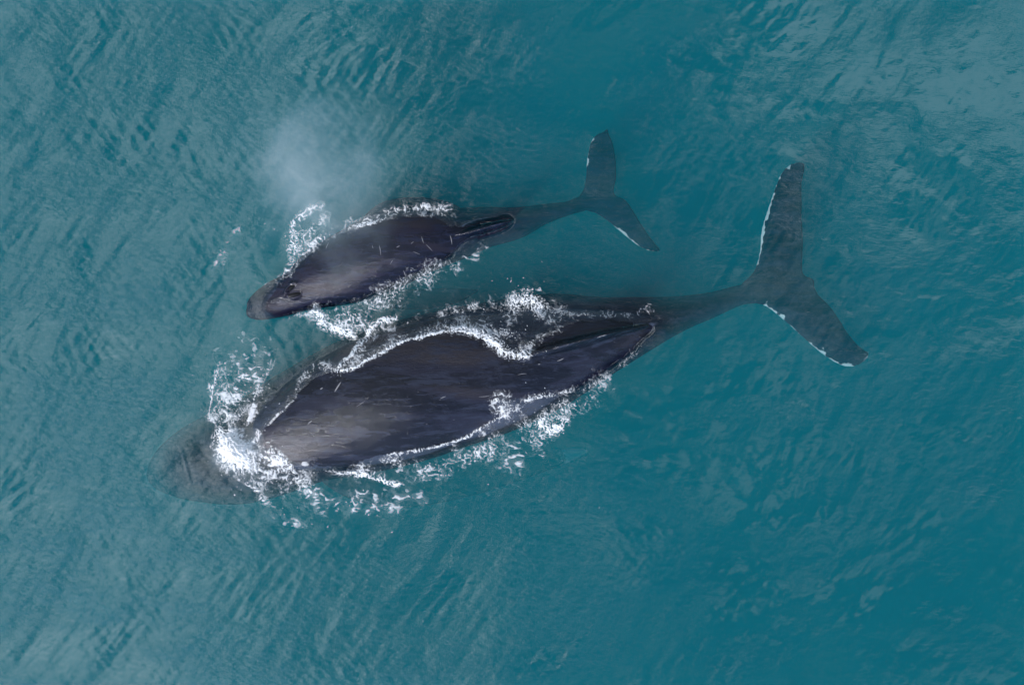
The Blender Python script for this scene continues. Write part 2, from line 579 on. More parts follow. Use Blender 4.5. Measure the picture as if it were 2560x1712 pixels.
def z1(x, y): return (560 + x * .3412, 460 + y * .3412)
def z3(x, y): return (360 + x * .3571, 800 + y * .3571)
def z4(x, y): return (860 + x * .3838, 660 + y * .3838)


for a, b, w in (((750, 475), (768, 432), 2.2), ((1145, 455), (1156, 528), 2.0), ((1452, 390), (1468, 440), 2.0), ((1658, 378), (1671, 446), 2.2),
                ((1525, 550), (1635, 590), 2.6), ((1485, 448), (1530, 495), 1.6), ((1318, 636), (1332, 682), 2.0),
                ((1270, 470), (1295, 458), 2.4), ((1375, 445), (1395, 428), 1.8), ((1390, 500), (1440, 520), 1.4),
                ((1092, 455), (1100, 480), 1.6), ((1225, 590), (1245, 560), 1.2)):
    scar(bvh_c, whale_c, z1(*a), z1(*b), w)
for a, b, w in (((1348, 498), (1392, 430), 5), ((1245, 480), (1265, 470), 4), ((2080, 545), (2120, 530), 2.5), ((1160, 720), (1190, 700), 2.5), ((1500, 600), (1560, 560), 1.6)):
    scar(bvh_a, whale_a, z3(*a), z3(*b), w)
for a, b, w in (((1385, 630), (1430, 612), 3), ((1262, 652), (1276, 650), 3), ((1640, 480), (1700, 462), 3), ((880, 860), (960, 850), 1.8),
                ((1130, 720), (1190, 712), 1.8)):
    scar(bvh_a, whale_a, z4(*a), z4(*b), w)


m_rim, N = material('blowhole_rim')
N.n('ShaderNodeOutputMaterial', {'Surface': N.n('ShaderNodeBsdfPrincipled', {'Base Color': (.055, .052, .075, 1), 'Roughness': .2}).outputs[0]})


def blowhole(a, b, wpx):
    (ax, ay), (bx, by) = a, b
    cx, cy = (ax + bx) / 2, (ay + by) / 2
    x, y, _ = P(cx, cy); z = drop(bvh_c, x, y) or .1
    bm = bmesh.new()
    L = math.hypot(bx - ax, by - ay) * S / 2
    ellipsoid_into(bm, (x, y, z + .004), (L, wpx * S / 2, .024), math.atan2(-(by - ay), bx - ax))
    me = bpy.data.meshes.new('blowhole'); bm.to_mesh(me); bm.free()
    for p in me.polygons: p.use_smooth = True
    hole = child('blowhole', me, m_dark, whale_c)
    bm = bmesh.new(); n = 28; rows = []
    an = math.atan2(-(by - ay), bx - ax)
    for i in range(n):
        t = 2 * math.pi * i / n
        ex, ey = (L + .012) * math.cos(t), (wpx * S / 2 + .012) * math.sin(t)
        q = Vector((x + ex * math.cos(an) - ey * math.sin(an), y + ex * math.sin(an) + ey * math.cos(an), 0))
        q.z = (drop(bvh_c, q.x, q.y) or z) + .006
        out = (q - Vector((x, y, q.z))).normalized()
        rows.append([bm.verts.new(q + out * .013 * math.cos(w_) + Vector((0, 0, .016 * math.sin(w_)))) for w_ in [k * math.pi / 3 for k in range(6)]])
    for i in range(n):
        a_, b_ = rows[i], rows[(i + 1) % n]
        for k in range(6):
            bm.faces.new((a_[k], b_[k], b_[(k + 1) % 6], a_[(k + 1) % 6]))
    bmesh.ops.recalc_face_normals(bm, faces=bm.faces[:])
    me = bpy.data.meshes.new('rim'); bm.to_mesh(me); bm.free()
    for p in me.polygons: p.use_smooth = True
    child('rim', me, m_rim, whale_c).parent = hole


blowhole(z1(458, 795), z1(530, 732), 11)
blowhole(z1(472, 825), z1(570, 800), 11)

# ------------------------------------------------------------------ exposed outlines (waterline on the backs)
EXP_A = [(622, 1113), (650, 1090), (681, 1053), (706, 1032), (735, 1003), (756, 978), (788, 946), (821, 932), (860, 927), (892, 918), (938, 893),
         (1002, 860), (1060, 844), (1121, 833), (1186, 838), (1225, 856), (1263, 886), (1294, 895), (1319, 888), (1323, 869), (1367, 840),
         (1416, 813), (1466, 802), (1540, 802), (1589, 808), (1628, 812), (1624, 833), (1582, 871), (1543, 910), (1493, 944), (1413, 980),
         (1351, 988), (1294, 994), (1240, 988), (1248, 1025), (1263, 1038), (1217, 1059), (1163, 1090), (1109, 1109), (1014, 1128), (960, 1136),
         (900, 1152), (892, 1173), (860, 1171), (789, 1161), (731, 1154), (699, 1132), (678, 1116), (646, 1119)]
EXP_C = [(662, 762), (684, 730), (705, 700), (731, 678), (761, 641), (819, 600), (881, 573), (935, 559), (1000, 548), (1060, 543), (1105, 553),
         (1135, 568), (1180, 560), (1250, 545), (1280, 547), (1268, 568), (1210, 592), (1165, 604), (1140, 625), (1110, 650), (1072, 668),
         (969, 719), (884, 755), (782, 773), (735, 782), (700, 790), (676, 786)]

# whale top heights on a grid
HG = 0.03
hx = np.arange(-7.6, 7.6, HG); hy = np.arange(-4.4, 4.9, HG)
ZW = np.full((len(hy), len(hx)), -9.0)
for j, yy in enumerate(hy):
    for i, xx in enumerate(hx):
        if yy > 2.0 + 0.3 * xx + 2.6 or yy < -1.2 + 0.3 * xx - 2.6:
            continue
        z = drop(bvh_a, xx, yy)
        zc_ = drop(bvh_c, xx, yy) if yy > 0 else None
        if zc_ is not None and (z is None or zc_ > z): z = zc_
        if z is not None: ZW[j, i] = z


def bilin(A, X, Y):
    fx = np.clip((X - hx[0]) / HG, 0, len(hx) - 1.001); fy = np.clip((Y - hy[0]) / HG, 0, len(hy) - 1.001)
    i = fx.astype(int); j = fy.astype(int); fx -= i; fy -= j
    r = (A[j, i] * (1 - fx) + A[j, i + 1] * fx) * (1 - fy) + (A[j + 1, i] * (1 - fx) + A[j + 1, i + 1] * fx) * fy
    return np.where((X < hx[0]) | (X > hx[-1]) | (Y < hy[0]) | (Y > hy[-1]), -9, r)


def wave_height(X, Y, fine=True):
    c, s_ = math.cos(R(52)), math.sin(R(52))
    a = X * c + Y * s_; b = -X * s_ + Y * c           # a along the crests, b across
    wx = fbm(X / 5, Y / 5, 2, 40) * .7; wy = fbm(X / 5 + 9, Y / 5, 2, 44) * .7
    h = 0.12 * gnoise(a / 14 + wx * .2, b / 5.5 + wy * .2, 1)
    left = sstep(-X, -4.5, 6.0)
    right = sstep(X, -2.0, 4.0)
    # calm slick left by the tails, above the calf and between the flukes
    px = X / S + 1280; py = 856 - Y / S
    slick = np.exp(-(((px - 1250) / 330) ** 2 + ((py - 330) / 260) ** 2)) + np.exp(-(((px - 1640) / 260) ** 2 + ((py - 700) / 260) ** 2))
    slick = .8 * np.clip(slick + np.exp(-(((px - 1150) / 350) ** 2 + ((py - 1420) / 140) ** 2)) * .5, 0, 1)
    rough = 1 - 0.72 * slick
    mid = rough * (.42 + .58 * left)
    h = h + mid * 0.026 * fbm(a / 3.2 + wx, b / 1.25 + wy, 2, 3)
    h = h + mid * 0.0118 * fbm(a / 1.1 + wx * 2, b / 0.42 + wy * 2, 2, 6)
    if fine:
        patch = sstep(fbm(a / 3.4, b / 1.5, 3, 70), -.25, .35)
        pat2 = sstep(fbm(a / 2.0 + 5, b / 2.6, 2, 75), -.25, .35)
        h = h + rough * (0.0010 + 0.0042 * left) * (0.15 + 1.2 * patch) * gnoise(a / .46 + wx * 3, b / 0.145 + wy * 3, 21)
        h = h + mid * 0.008 * np.abs(fbm(a / 1.3 + wx * 3, b / 0.55 + wy * 3, 2, 24)) * (1.2 - patch)
        h = h + right * rough * 0.011 * fbm(X / 1.3 + wx, Y / 1.0 + wy * 1.5, 3, 37)
        # crossing ripples
        a2 = X * c - Y * s_; b2 = X * s_ + Y * c
        h = h + rough * (0.0006 + 0.0032 * left) * (0.1 + 1.25 * pat2) * gnoise(a2 / .40 + wx * 2, b2 / .135, 27)
        h = h + rough * (0.0006 + right * 0.0002) * gnoise(a / .22 + wx, b / .11 + wy, 31)
        # folds of water sliding off the adult's brow
        d1 = np.exp(-(((px - 520) / 75) ** 2 + ((py - 1185) / 75) ** 2))
        an = np.arctan2(py - 1060, px - 430)
        h = h + d1 * .008 * fbm(an * 9 + .5 * gnoise(px / 60, py / 60, 35), np.hypot(px - 430, py - 1060) / 120, 2, 33)
    return h


def water_z(X, Y):
    """wave height, bulging against and drawn off the whales' backs"""
    h = wave_height(X, Y)
    px = X / S + 1280; py = 856 - Y / S
    near = (px > 560) & (px < 1760) & (py > 440) & (py < 1320)
    if not near.any():
        return h
    Xn, Yn, hn = X[near], Y[near], h[near]
    pxn, pyn = px[near], py[near]
    zw = bilin(ZW, Xn, Yn)
    jit = fbm(pxn / 14, pyn / 14, 3, 50) * 5 + fbm(pxn / 50, pyn / 50, 2, 52) * 6
    hn0 = hn
    for poly in (EXP_A, EXP_C):
        p = catmull(poly, 4, True)
        d, _ = seg_dist(pxn, pyn, p, True)
        ins = inside(pxn, pyn, p)
        sd = np.where(ins, -d, d) + jit
        over = zw > -2
        # outside the bare back but over the animal: a film of water
        k = over & (sd > 0) & (sd < 90)
        film = zw + 0.002 + 0.012 * sstep(sd, 0, 9) + 0.0010 * np.maximum(sd, 0) + 0.006 * sstep(sd, 4, 20) * fbm(pxn / 10, pyn / 10, 2, 55)
        w = 1 - sstep(sd, 16, 60)
        lifted = np.maximum(np.maximum(hn, hn * (1 - w) + film * w), zw + 0.002 + 0.012 * sstep(sd, 0, 9))
        if poly is EXP_C:      # the fin stands clear of the film
            lifted = np.where(pxn > 1135, np.maximum(hn0, np.minimum(lifted, 0.03)), lifted)
        hn = np.where(k & (zw > -0.25), lifted, hn)
        # inside: pulled just below the skin
        k = over & (sd <= 0)
        low = np.minimum(hn, zw - 0.03); wi = sstep(-sd, 14, 34)
        hn = np.where(k, (zw - 0.002 - 0.022 * sstep(-sd, 0, 9)) * (1 - wi) + low * wi, hn)
    h = h.copy(); h[near] = hn
    return h


# ------------------------------------------------------------------ the sea
def axis(half, step, far):
    a = list(np.arange(0, half, step)); d = step
    while a[-1] < far:
        d *= 1.12; a.append(a[-1] + d)
    a = np.array(a)
    return np.concatenate([-a[:0:-1], a])


ax_ = axis(10.9, 0.025, 260); ay_ = axis(7.5, 0.025, 260)
GX, GY = np.meshgrid(ax_, ay_)
GZ = water_z(GX, GY)
# soften cliffs of the film
for _ in range(2):
    k = (slice(1, -1), slice(1, -1))
    sm = GZ.copy()
    sm[k] = (GZ[1:-1, 1:-1] * 2 + GZ[:-2, 1:-1] + GZ[2:, 1:-1] + GZ[1:-1, :-2] + GZ[1:-1, 2:]) / 6
    PX = GX / S + 1280; PY = 856 - GY / S
    mk = (PX > 560) & (PX < 1760) & (PY > 440) & (PY < 1320)
    GZ = np.where(mk, sm, GZ)
ny, nx = GX.shape
co = np.stack([GX, GY, GZ], -1).reshape(-1, 3)
idx = np.arange(nx * ny).reshape(ny, nx)
quads = np.stack([idx[:-1, :-1], idx[:-1, 1:], idx[1:, 1:], idx[1:, :-1]], -1).reshape(-1, 4)
border = list(idx[0, :-1]) + list(idx[:-1, -1]) + list(idx[-1, :0:-1]) + list(idx[:0:-1, 0])
nb = len(border)
bco = co[border].copy(); bco[:, 2] = -12
allco = np.concatenate([co, bco])
n0 = len(co)
side = [(border[(i + 1) % nb], border[i], n0 + i, n0 + (i + 1) % nb) for i in range(nb)]
me = bpy.data.meshes.new('sea_water')
nq = len(quads) + nb
loops = np.concatenate([quads.reshape(-1), np.array(side).reshape(-1), np.arange(n0 + nb - 1, n0 - 1, -1)])
me.vertices.add(len(allco)); me.vertices.foreach_set('co', allco.reshape(-1).astype(np.float32))
me.loops.add(len(loops)); me.loops.foreach_set('vertex_index', loops.astype(np.int32))
me.polygons.add(nq + 1)
ls = np.concatenate([np.arange(nq) * 4, [nq * 4]]).astype(np.int32)
me.polygons.foreach_set('loop_start', ls)
me.update(calc_edges=True)
me.validate()
sm_ = np.zeros(len(me.polygons), bool); sm_[:len(quads)] = True
me.polygons.foreach_set('use_smooth', sm_)

m_sea, N = material('sea_water')
tc = N.n('ShaderNodeTexCoord').outputs['Object']
mp = N.mapping(tc, rot=(0, 0, R(-52)), scale=(0.4, 1.0, 1.0))
b1 = N.noise(mp, 11.0, 4, 0.6, 0.5)
mp2 = N.mapping(tc, rot=(0, 0, R(40)), scale=(0.45, 1.0, 1.0))
b2 = N.noise(mp2, 12.0, 3, 0.6, 0.3)
sx = N.n('ShaderNodeSeparateXYZ', {0: tc}).outputs[0]
leftw = N.ramp(sx, -7.0, 5.0, 1.0, 0.16)
patchy = N.ramp(N.noise(N.mapping(tc, rot=(0, 0, R(-52)), scale=(0.5, 1.0, 1.0)), 0.7, 3, 0.6), 0.38, 0.62, 0.25, 1.15)
hh = N.math('MULTIPLY', N.math('MULTIPLY', N.math('ADD', b1, N.math('MULTIPLY', b2, 0.6)), leftw), patchy)
bump = N.n('ShaderNodeBump', {'Height': hh, 'Strength': 1.0, 'Distance': 0.022})
inc = N.n('ShaderNodeNewGeometry').outputs['Incoming']
cosi = N.math('ABSOLUTE', N.n('ShaderNodeVectorMath', {0: inc, 1: bump.outputs[0]}, operation='DOT_PRODUCT').outputs['Value'])
F0 = 0.085      # Schlick reflectance, the same from both sides
fr = N.math('ADD', N.math('MULTIPLY', N.math('POWER', N.math('SUBTRACT', 1.0, cosi, clamp=True), 5.0), 1 - F0), F0, clamp=True)
gl = N.n('ShaderNodeBsdfGlossy', {'Color': (1, 1, 1, 1), 'Roughness': 0.03, 'Normal': bump.outputs[0]})
tr = N.n('ShaderNodeBsdfTransparent', {'Color': (1, 1, 1, 1)})
mxs = N.n('ShaderNodeMixShader', {0: fr, 1: tr.outputs[0], 2: gl.outputs[0]})
sc_ = N.n('ShaderNodeVolumeScatter', {'Color': (.002, .375, .440, 1), 'Density': 0.62, 'Anisotropy': 0.0})
ab_ = N.n('ShaderNodeVolumeAbsorption', {'Color': (0.0, .70, .77, 1), 'Density': 0.58})
vol = N.n('ShaderNodeAddShader', {0: sc_.outputs[0], 1: ab_.outputs[0]})
N.n('ShaderNodeOutputMaterial', {'Surface': mxs.outputs[0], 'Volume': vol.outputs[0]})
sea = link('water', me, m_sea); tag(sea, kind='structure')

# sea bed far below
bm = bmesh.new()
g = 24
vv = [[bm.verts.new((-250 + 500 * i / g, -250 + 500 * j / g, -14 + random.uniform(-.3, .3))) for i in range(g + 1)] for j in range(g + 1)]
for j in range(g):
    for i in range(g):
        bm.faces.new((vv[j][i], vv[j][i + 1], vv[j + 1][i + 1], vv[j + 1][i]))
me = bpy.data.meshes.new('seabed'); bm.to_mesh(me); bm.free()
m_bed, N = material('seabed_sand')
nn_ = N.noise(N.n('ShaderNodeTexCoord').outputs['Object'], 0.4, 4)
N.n('ShaderNodeOutputMaterial', {'Surface': N.n('ShaderNodeBsdfPrincipled', {'Base Color': N.mix(nn_, (.10, .09, .07, 1), (.22, .2, .16, 1)), 'Roughness': .9}).outputs[0]})
tag(link('ground', me, m_bed), kind='structure')

# ------------------------------------------------------------------ foam
m_foam, N = material('foam')
al = N.n('ShaderNodeAttribute', attribute_name='alpha').outputs['Fac']
tc = N.n('ShaderNodeTexCoord').outputs['Object']
fb = N.noise(tc, 40.0, 4, 0.7)
bump = N.n('ShaderNodeBump', {'Height': fb, 'Strength': 0.35, 'Distance': 0.01})
df = N.n('ShaderNodeBsdfPrincipled', {'Base Color': (.90, .92, .95, 1), 'Roughness': 0.6, 'Normal': bump.outputs[0]})
tr = N.n('ShaderNodeBsdfTransparent')
mx = N.n('ShaderNodeMixShader', {0: al, 1: tr.outputs[0], 2: df.outputs[0]})
N.n('ShaderNodeOutputMaterial', {'Surface': mx.outputs[0]})

# strokes: (points px, half width px, strength, style)
# style 'l' lace, 'd' dense, 's' spots, 't' thin line
FOAM = {
    ('foam above calf shoulder', 'V of white foam thrown up beside the calf behind its head'): [
        ([(724, 678), (729, 640), (733, 590), (742, 556), (768, 528), (800, 512)], 8, 1.1, 'l'),
        ([(730, 660), (736, 620), (750, 580)], 10, .8, 'd'),
        ([(736, 650), (765, 590), (795, 562), (812, 548)], 10, .8, 'l'),
        ([(752, 640), (800, 600), (842, 574)], 10, .75, 'l'),
        ([(672, 712), (700, 695), (722, 680)], 7, .5, 'l'),
        ([(860, 565), (885, 552), (905, 562)], 8, .6, 'l')],
    ('foam on calf upper flank', 'thin broken foam line along the calf\'s far flank'): [
        ([(880, 572), (905, 556), (945, 545), (975, 530), (1020, 522), (1070, 518), (1125, 524)], 8, .80, 'l'),
        ([(895, 565), (930, 558), (965, 545)], 6, 1.0, 'd'),
        ([(930, 540), (1000, 528), (1060, 530), (1130, 532)], 11, .42, 'l')],
    ('foam on calf near flank', 'foam strip on the calf\'s near flank, between calf and adult'): [
        ([(880, 766), (940, 745), (985, 722), (1040, 696), (1090, 676), (1130, 668)], 15, .74, 'l'),
        ([(900, 775), (960, 762), (1010, 742), (1050, 712), (1100, 690)], 12, .55, 'l'),
        ([(950, 745), (990, 735)], 14, .72, 'd'),
        ([(720, 795), (770, 784), (840, 772), (890, 760)], 6, .60, 'l'),
        ([(1140, 660), (1180, 645), (1210, 625)], 9, .42, 's')],
    ('foam under calf chin', 'dense patch of foam below the calf\'s jaw'): [
        ([(788, 776), (808, 792), (815, 812), (850, 826), (885, 836)], 13, 1.15, 'd'),
        ([(800, 785), (840, 800), (880, 800), (912, 812)], 20, .85, 'l'),
        ([(805, 812), (850, 832), (885, 840)], 9, .8, 'l')],
    ('foam streak off calf nose', 'small faint streak of foam by itself left of the calf'): [
        ([(538, 675), (550, 640), (562, 612), (576, 592), (594, 572)], 8, .52, 's'),
        ([(540, 672), (552, 660), (566, 640)], 6, .5, 's')],
    ('foam ridge between whales', 'curling foam ridge running from the adult\'s shoulder towards the calf'): [
        ([(990, 794), (956, 802), (930, 817), (914, 844), (888, 876), (862, 904), (842, 926)], 7, 1.05, 'd'),
        ([(940, 815), (920, 850), (895, 890), (850, 930)], 14, .66, 'l'),
        ([(842, 928), (812, 912), (790, 915), (765, 936)], 8, .72, 'l'),
        ([(760, 938), (742, 970), (726, 995)], 5, .6, 'l'),
        ([(752, 975), (735, 1000), (706, 1030), (683, 1050), (665, 1072)], 3.2, .9, 't'),
        ([(945, 812), (970, 822), (1005, 818)], 6, .5, 'l')],
    ('foam on adult far flank', 'ragged foam edge where the water pours off the adult\'s far side'): [
        ([(845, 928), (892, 918), (938, 891), (1002, 857), (1060, 840), (1121, 826), (1175, 828)], 4.5, 1.1, 'd'),
        ([(930, 880), (990, 850), (1050, 826), (1120, 812), (1180, 815)], 11, .58, 'l'),
        ([(1120, 822), (1170, 822), (1205, 838), (1235, 855), (1265, 880), (1295, 890), (1318, 880)], 11, 1.12, 'd'),
        ([(1150, 810), (1190, 818), (1240, 838), (1280, 860), (1300, 872)], 20, .72, 'l'),
        ([(1320, 884), (1330, 862), (1365, 840), (1400, 820)], 8, .62, 'l'),
        ([(1272, 866), (1270, 830), (1278, 795)], 6, .58, 'l'),
        ([(1205, 800), (1210, 820), (1230, 845)], 8, .62, 'l'),
        ([(1140, 790), (1155, 805), (1150, 820)], 7, .5, 'l')],
    ('foam band between whales', 'long lacy foam band lying between the two whales'): [
        ([(1010, 815), (1035, 800), (1060, 782)], 7, .48, 's'),
        ([(1105, 790), (1130, 775), (1165, 770), (1200, 768), (1215, 785)], 11, .62, 'l'),
        ([(1225, 770), (1260, 775), (1290, 778), (1310, 760)], 16, .66, 'l'),
        ([(1288, 762), (1310, 750), (1330, 752), (1350, 768)], 22, .92, 'd'),
        ([(1280, 740), (1310, 724), (1340, 720), (1360, 732), (1362, 748)], 6, .58, 's'),
        ([(1340, 775), (1370, 792), (1400, 786), (1412, 780)], 12, .72, 'l'),
        ([(1380, 750), (1400, 775), (1440, 785)], 12, .38, 's')],
    ('foam by tail stock', 'fine bubbly foam line beside the adult\'s dorsal fin'): [
        ([(1410, 782), (1450, 784), (1500, 788), (1550, 786), (1600, 782), (1622, 768)], 7, .55, 'l'),
        ([(1590, 782), (1610, 775), (1625, 785)], 7, .6, 'l'),
        ([(1622, 845), (1600, 865), (1560, 905), (1520, 935)], 6, .38, 'l')],
    ('foam on adult near flank', 'broad lacy sheet of foam along the adult\'s near side'): [
        ([(1238, 986), (1265, 990), (1294, 998), (1351, 990), (1413, 980), (1440, 970)], 5.5, .92, 'l'),
        ([(1244, 992), (1246, 1015), (1256, 1035)], 13, .80, 'l'),
        ([(1262, 992), (1275, 1010), (1285, 1030), (1262, 1042)], 15, .62, 'l'),
        ([(1268, 1036), (1235, 1050), (1195, 1074), (1163, 1093), (1109, 1112), (1014, 1131), (965, 1138)], 4.5, .85, 't'),
        ([(1240, 1048), (1225, 1070), (1245, 1090)], 8, .6, 'l'),
        ([(1500, 960), (1470, 985), (1440, 1010), (1400, 1022), (1375, 1035)], 18, .70, 'l'),
        ([(1360, 1040), (1352, 1062), (1385, 1074), (1410, 1050)], 16, .92, 'd'),
        ([(1320, 1065), (1345, 1090), (1370, 1085)], 15, .85, 'l'),
        ([(1300, 1050), (1310, 1080), (1330, 1100), (1345, 1110)], 12, .62, 'l'),
        ([(1255, 1110), (1235, 1125), (1205, 1130), (1175, 1140), (1140, 1150)], 16, .86, 'l'),
        ([(1150, 1150), (1110, 1160), (1080, 1165), (1050, 1175), (1025, 1195)], 12, .74, 'l'),
        ([(1120, 1175), (1090, 1188), (1050, 1195)], 10, .62, 'l'),
        ([(1128, 1112), (1140, 1130), (1150, 1140)], 6, .62, 'l'),
        ([(1200, 1080), (1225, 1095), (1245, 1120)], 6, .5, 'l'),
        ([(1270, 1105), (1300, 1120), (1310, 1135)], 9, .5, 's'),
        ([(1230, 1140), (1270, 1145), (1310, 1136), (1360, 1138)], 6, .58, 's'),
        ([(1265, 1170), (1285, 1155), (1300, 1165), (1280, 1190)], 13, .55, 's'),
        ([(1490, 930), (1520, 955), (1460, 975)], 12, .46, 's'),
        ([(1420, 1065), (1400, 1090)], 8, .4, 's')],
    ('foam at adult shoulder', 'bright crest of foam at the adult\'s near shoulder'): [
        ([(850, 1182), (880, 1180), (910, 1186), (940, 1196), (972, 1205), (1003, 1211)], 7, 1.05, 'd'),
        ([(875, 1178), (915, 1172), (950, 1190)], 13, .72, 'l'),
        ([(930, 1150), (900, 1165), (892, 1178)], 5, .7, 'l'),
        ([(965, 1150), (1000, 1155), (1040, 1160), (1060, 1158)], 10, .66, 'l'),
        ([(985, 1172), (1050, 1180), (1060, 1185)], 6, .4, 's'),
        ([(820, 1175), (845, 1180)], 6, .6, 'l')],
    ('splash at adult head', 'white burst of spray where the adult\'s head dips under'): [
        ([(572, 1100), (584, 1118), (606, 1144)], 31, 2.1, 'd'),
        ([(562, 1108), (575, 1140), (600, 1160)], 20, 1.3, 'r'),
        ([(600, 1138), (630, 1158), (660, 1178)], 24, 1.25, 'r'),
        ([(640, 1150), (680, 1165), (720, 1190), (760, 1210)], 24, .95, 'r'),
        ([(690, 1130), (720, 1160), (745, 1190)], 12, .9, 'd'),
        ([(600, 1080), (620, 1050), (634, 1030), (641, 1005), (646, 978), (656, 945)], 8, 1.05, 'r'),
        ([(575, 1085), (560, 1060), (545, 1040)], 15, .75, 'r'),
        ([(592, 1082), (590, 1050), (585, 1030)], 15, .7, 'r'),
        ([(524, 1043), (527, 1015), (530, 990), (540, 945), (549, 903)], 4.5, .85, 't'),
        ([(524, 1043), (545, 1060), (560, 1080)], 7, .8, 'l'),
        ([(640, 1080), (648, 1078), (650, 1086), (638, 1098), (622, 1112)], 6, 1.0, 'd'),
        ([(655, 943), (668, 930), (680, 905)], 7, .7, 'l')],
    ('foam fan above head', 'scattered foam lace fanning up from the head splash'): [
        ([(560, 955), (590, 960), (620, 945), (650, 935)], 16, .80, 's'),
        ([(570, 985), (600, 975), (640, 970)], 17, .80, 's'),
        ([(555, 1010), (590, 1000), (610, 1010)], 20, .78, 'l'),
        ([(605, 905), (620, 895), (645, 915), (660, 895)], 15, .75, 's'),
        ([(550, 900), (580, 885), (620, 865), (690, 870)], 26, .26, 's'),
        ([(590, 1040), (600, 1020), (590, 990)], 16, .52, 's'),
        ([(545, 1030), (560, 1000), (560, 960), (575, 930)], 20, .66, 'l'),
        ([(530, 1000), (534, 960), (548, 910)], 8, .8, 'l'),
        ([(560, 1060), (575, 1030), (600, 1050)], 16, .8, 'r')],
    ('foam fan below head', 'streaky foam fanning down and back from the head splash'): [
        ([(640, 1125), (675, 1118), (700, 1150), (725, 1175), (745, 1195)], 12, .85, 'l'),
        ([(620, 1150), (665, 1170), (705, 1190), (735, 1210)], 24, .66, 'r'),
        ([(615, 1165), (640, 1195), (660, 1205)], 20, .62, 'r'),
        ([(600, 1170), (594, 1192), (620, 1210), (640, 1222), (655, 1245), (672, 1262)], 5, .95, 'l'),
        ([(740, 1195), (760, 1215), (790, 1240)], 13, .9, 's'),
        ([(720, 1215), (690, 1225), (670, 1238)], 7, .52, 's'),
        ([(768, 1185), (790, 1220), (800, 1248)], 12, .58, 's'),
        ([(820, 1170), (780, 1165), (745, 1160)], 9, .45, 's'),
        ([(650, 1240), (680, 1275), (720, 1300), (770, 1310)], 9, .55, 's'),
        ([(800, 1255), (870, 1260), (920, 1265), (990, 1260)], 18, .62, 's'),
        ([(880, 1235), (940, 1240), (1080, 1245)], 14, .50, 's'),
        ([(940, 1270), (900, 1250)], 12, .40, 's')],
}
FG = 1.15   # photo pixels per foam cell
fx0, fx1, fy0, fy1 = 500, 1680, 490, 1330
fpx, fpy = np.meshgrid(np.arange(fx0, fx1, FG), np.arange(fy0, fy1, FG))
wxp = fpx + 9 * fbm(fpx / 30, fpy / 30, 3, 60); wyp = fpy + 9 * fbm(fpx / 30 + 5, fpy / 30, 3, 64)
f1, f2 = worley(wxp / 12, wyp / 12, 1); fil1 = 1 - np.clip((f2 - f1) / .42, 0, 1)
f1b, f2b = worley(wxp / 5.5 + 3, wyp / 5.5, 2); fil2 = 1 - np.clip((f2b - f1b) / .5, 0, 1)
nz = fbm(wxp / 11, wyp / 11, 4, 66, .6)
hi = fbm(fpx / 3.2, fpy / 3.2, 2, 80)


def rank01(t):
    o = np.sort(t.ravel()[::7])
    return 1 - np.searchsorted(o, t.ravel()).reshape(t.shape) / len(o)


def ridge(sc, seed, oc=3, sx=1.0):
    r = 0
    for i in range(oc):
        f = 2 ** i
        r = r + (1 - np.abs(gnoise(wxp * f / sc / sx + 31 * i, wyp * f / sc, seed + i)) * 1.7) * .62 ** i
    return r


c_, s__ = math.cos(R(17)), math.sin(R(17))
big = fbm(fpx / 42, fpy / 42, 2, 90)
# lace: stringy ridges at two sizes, torn by larger noise
T_l = rank01(ridge(12.5, 61, 3) * .75 + ridge(5.5, 71, 2) * .22 + fil1 * .35 + fil2 * .12 + nz * .40 + big * .75 + hi * .05)
T_d = rank01(nz * .5 + ridge(8, 75, 3) * .55 + fil2 * .15 + hi * .12 + big * .4)
T_s = rank01(fbm(wxp / 19, wyp / 12, 2, 68, .5) * .8 + .55 * ridge(17, 77, 2, 1.5) + big * .6)
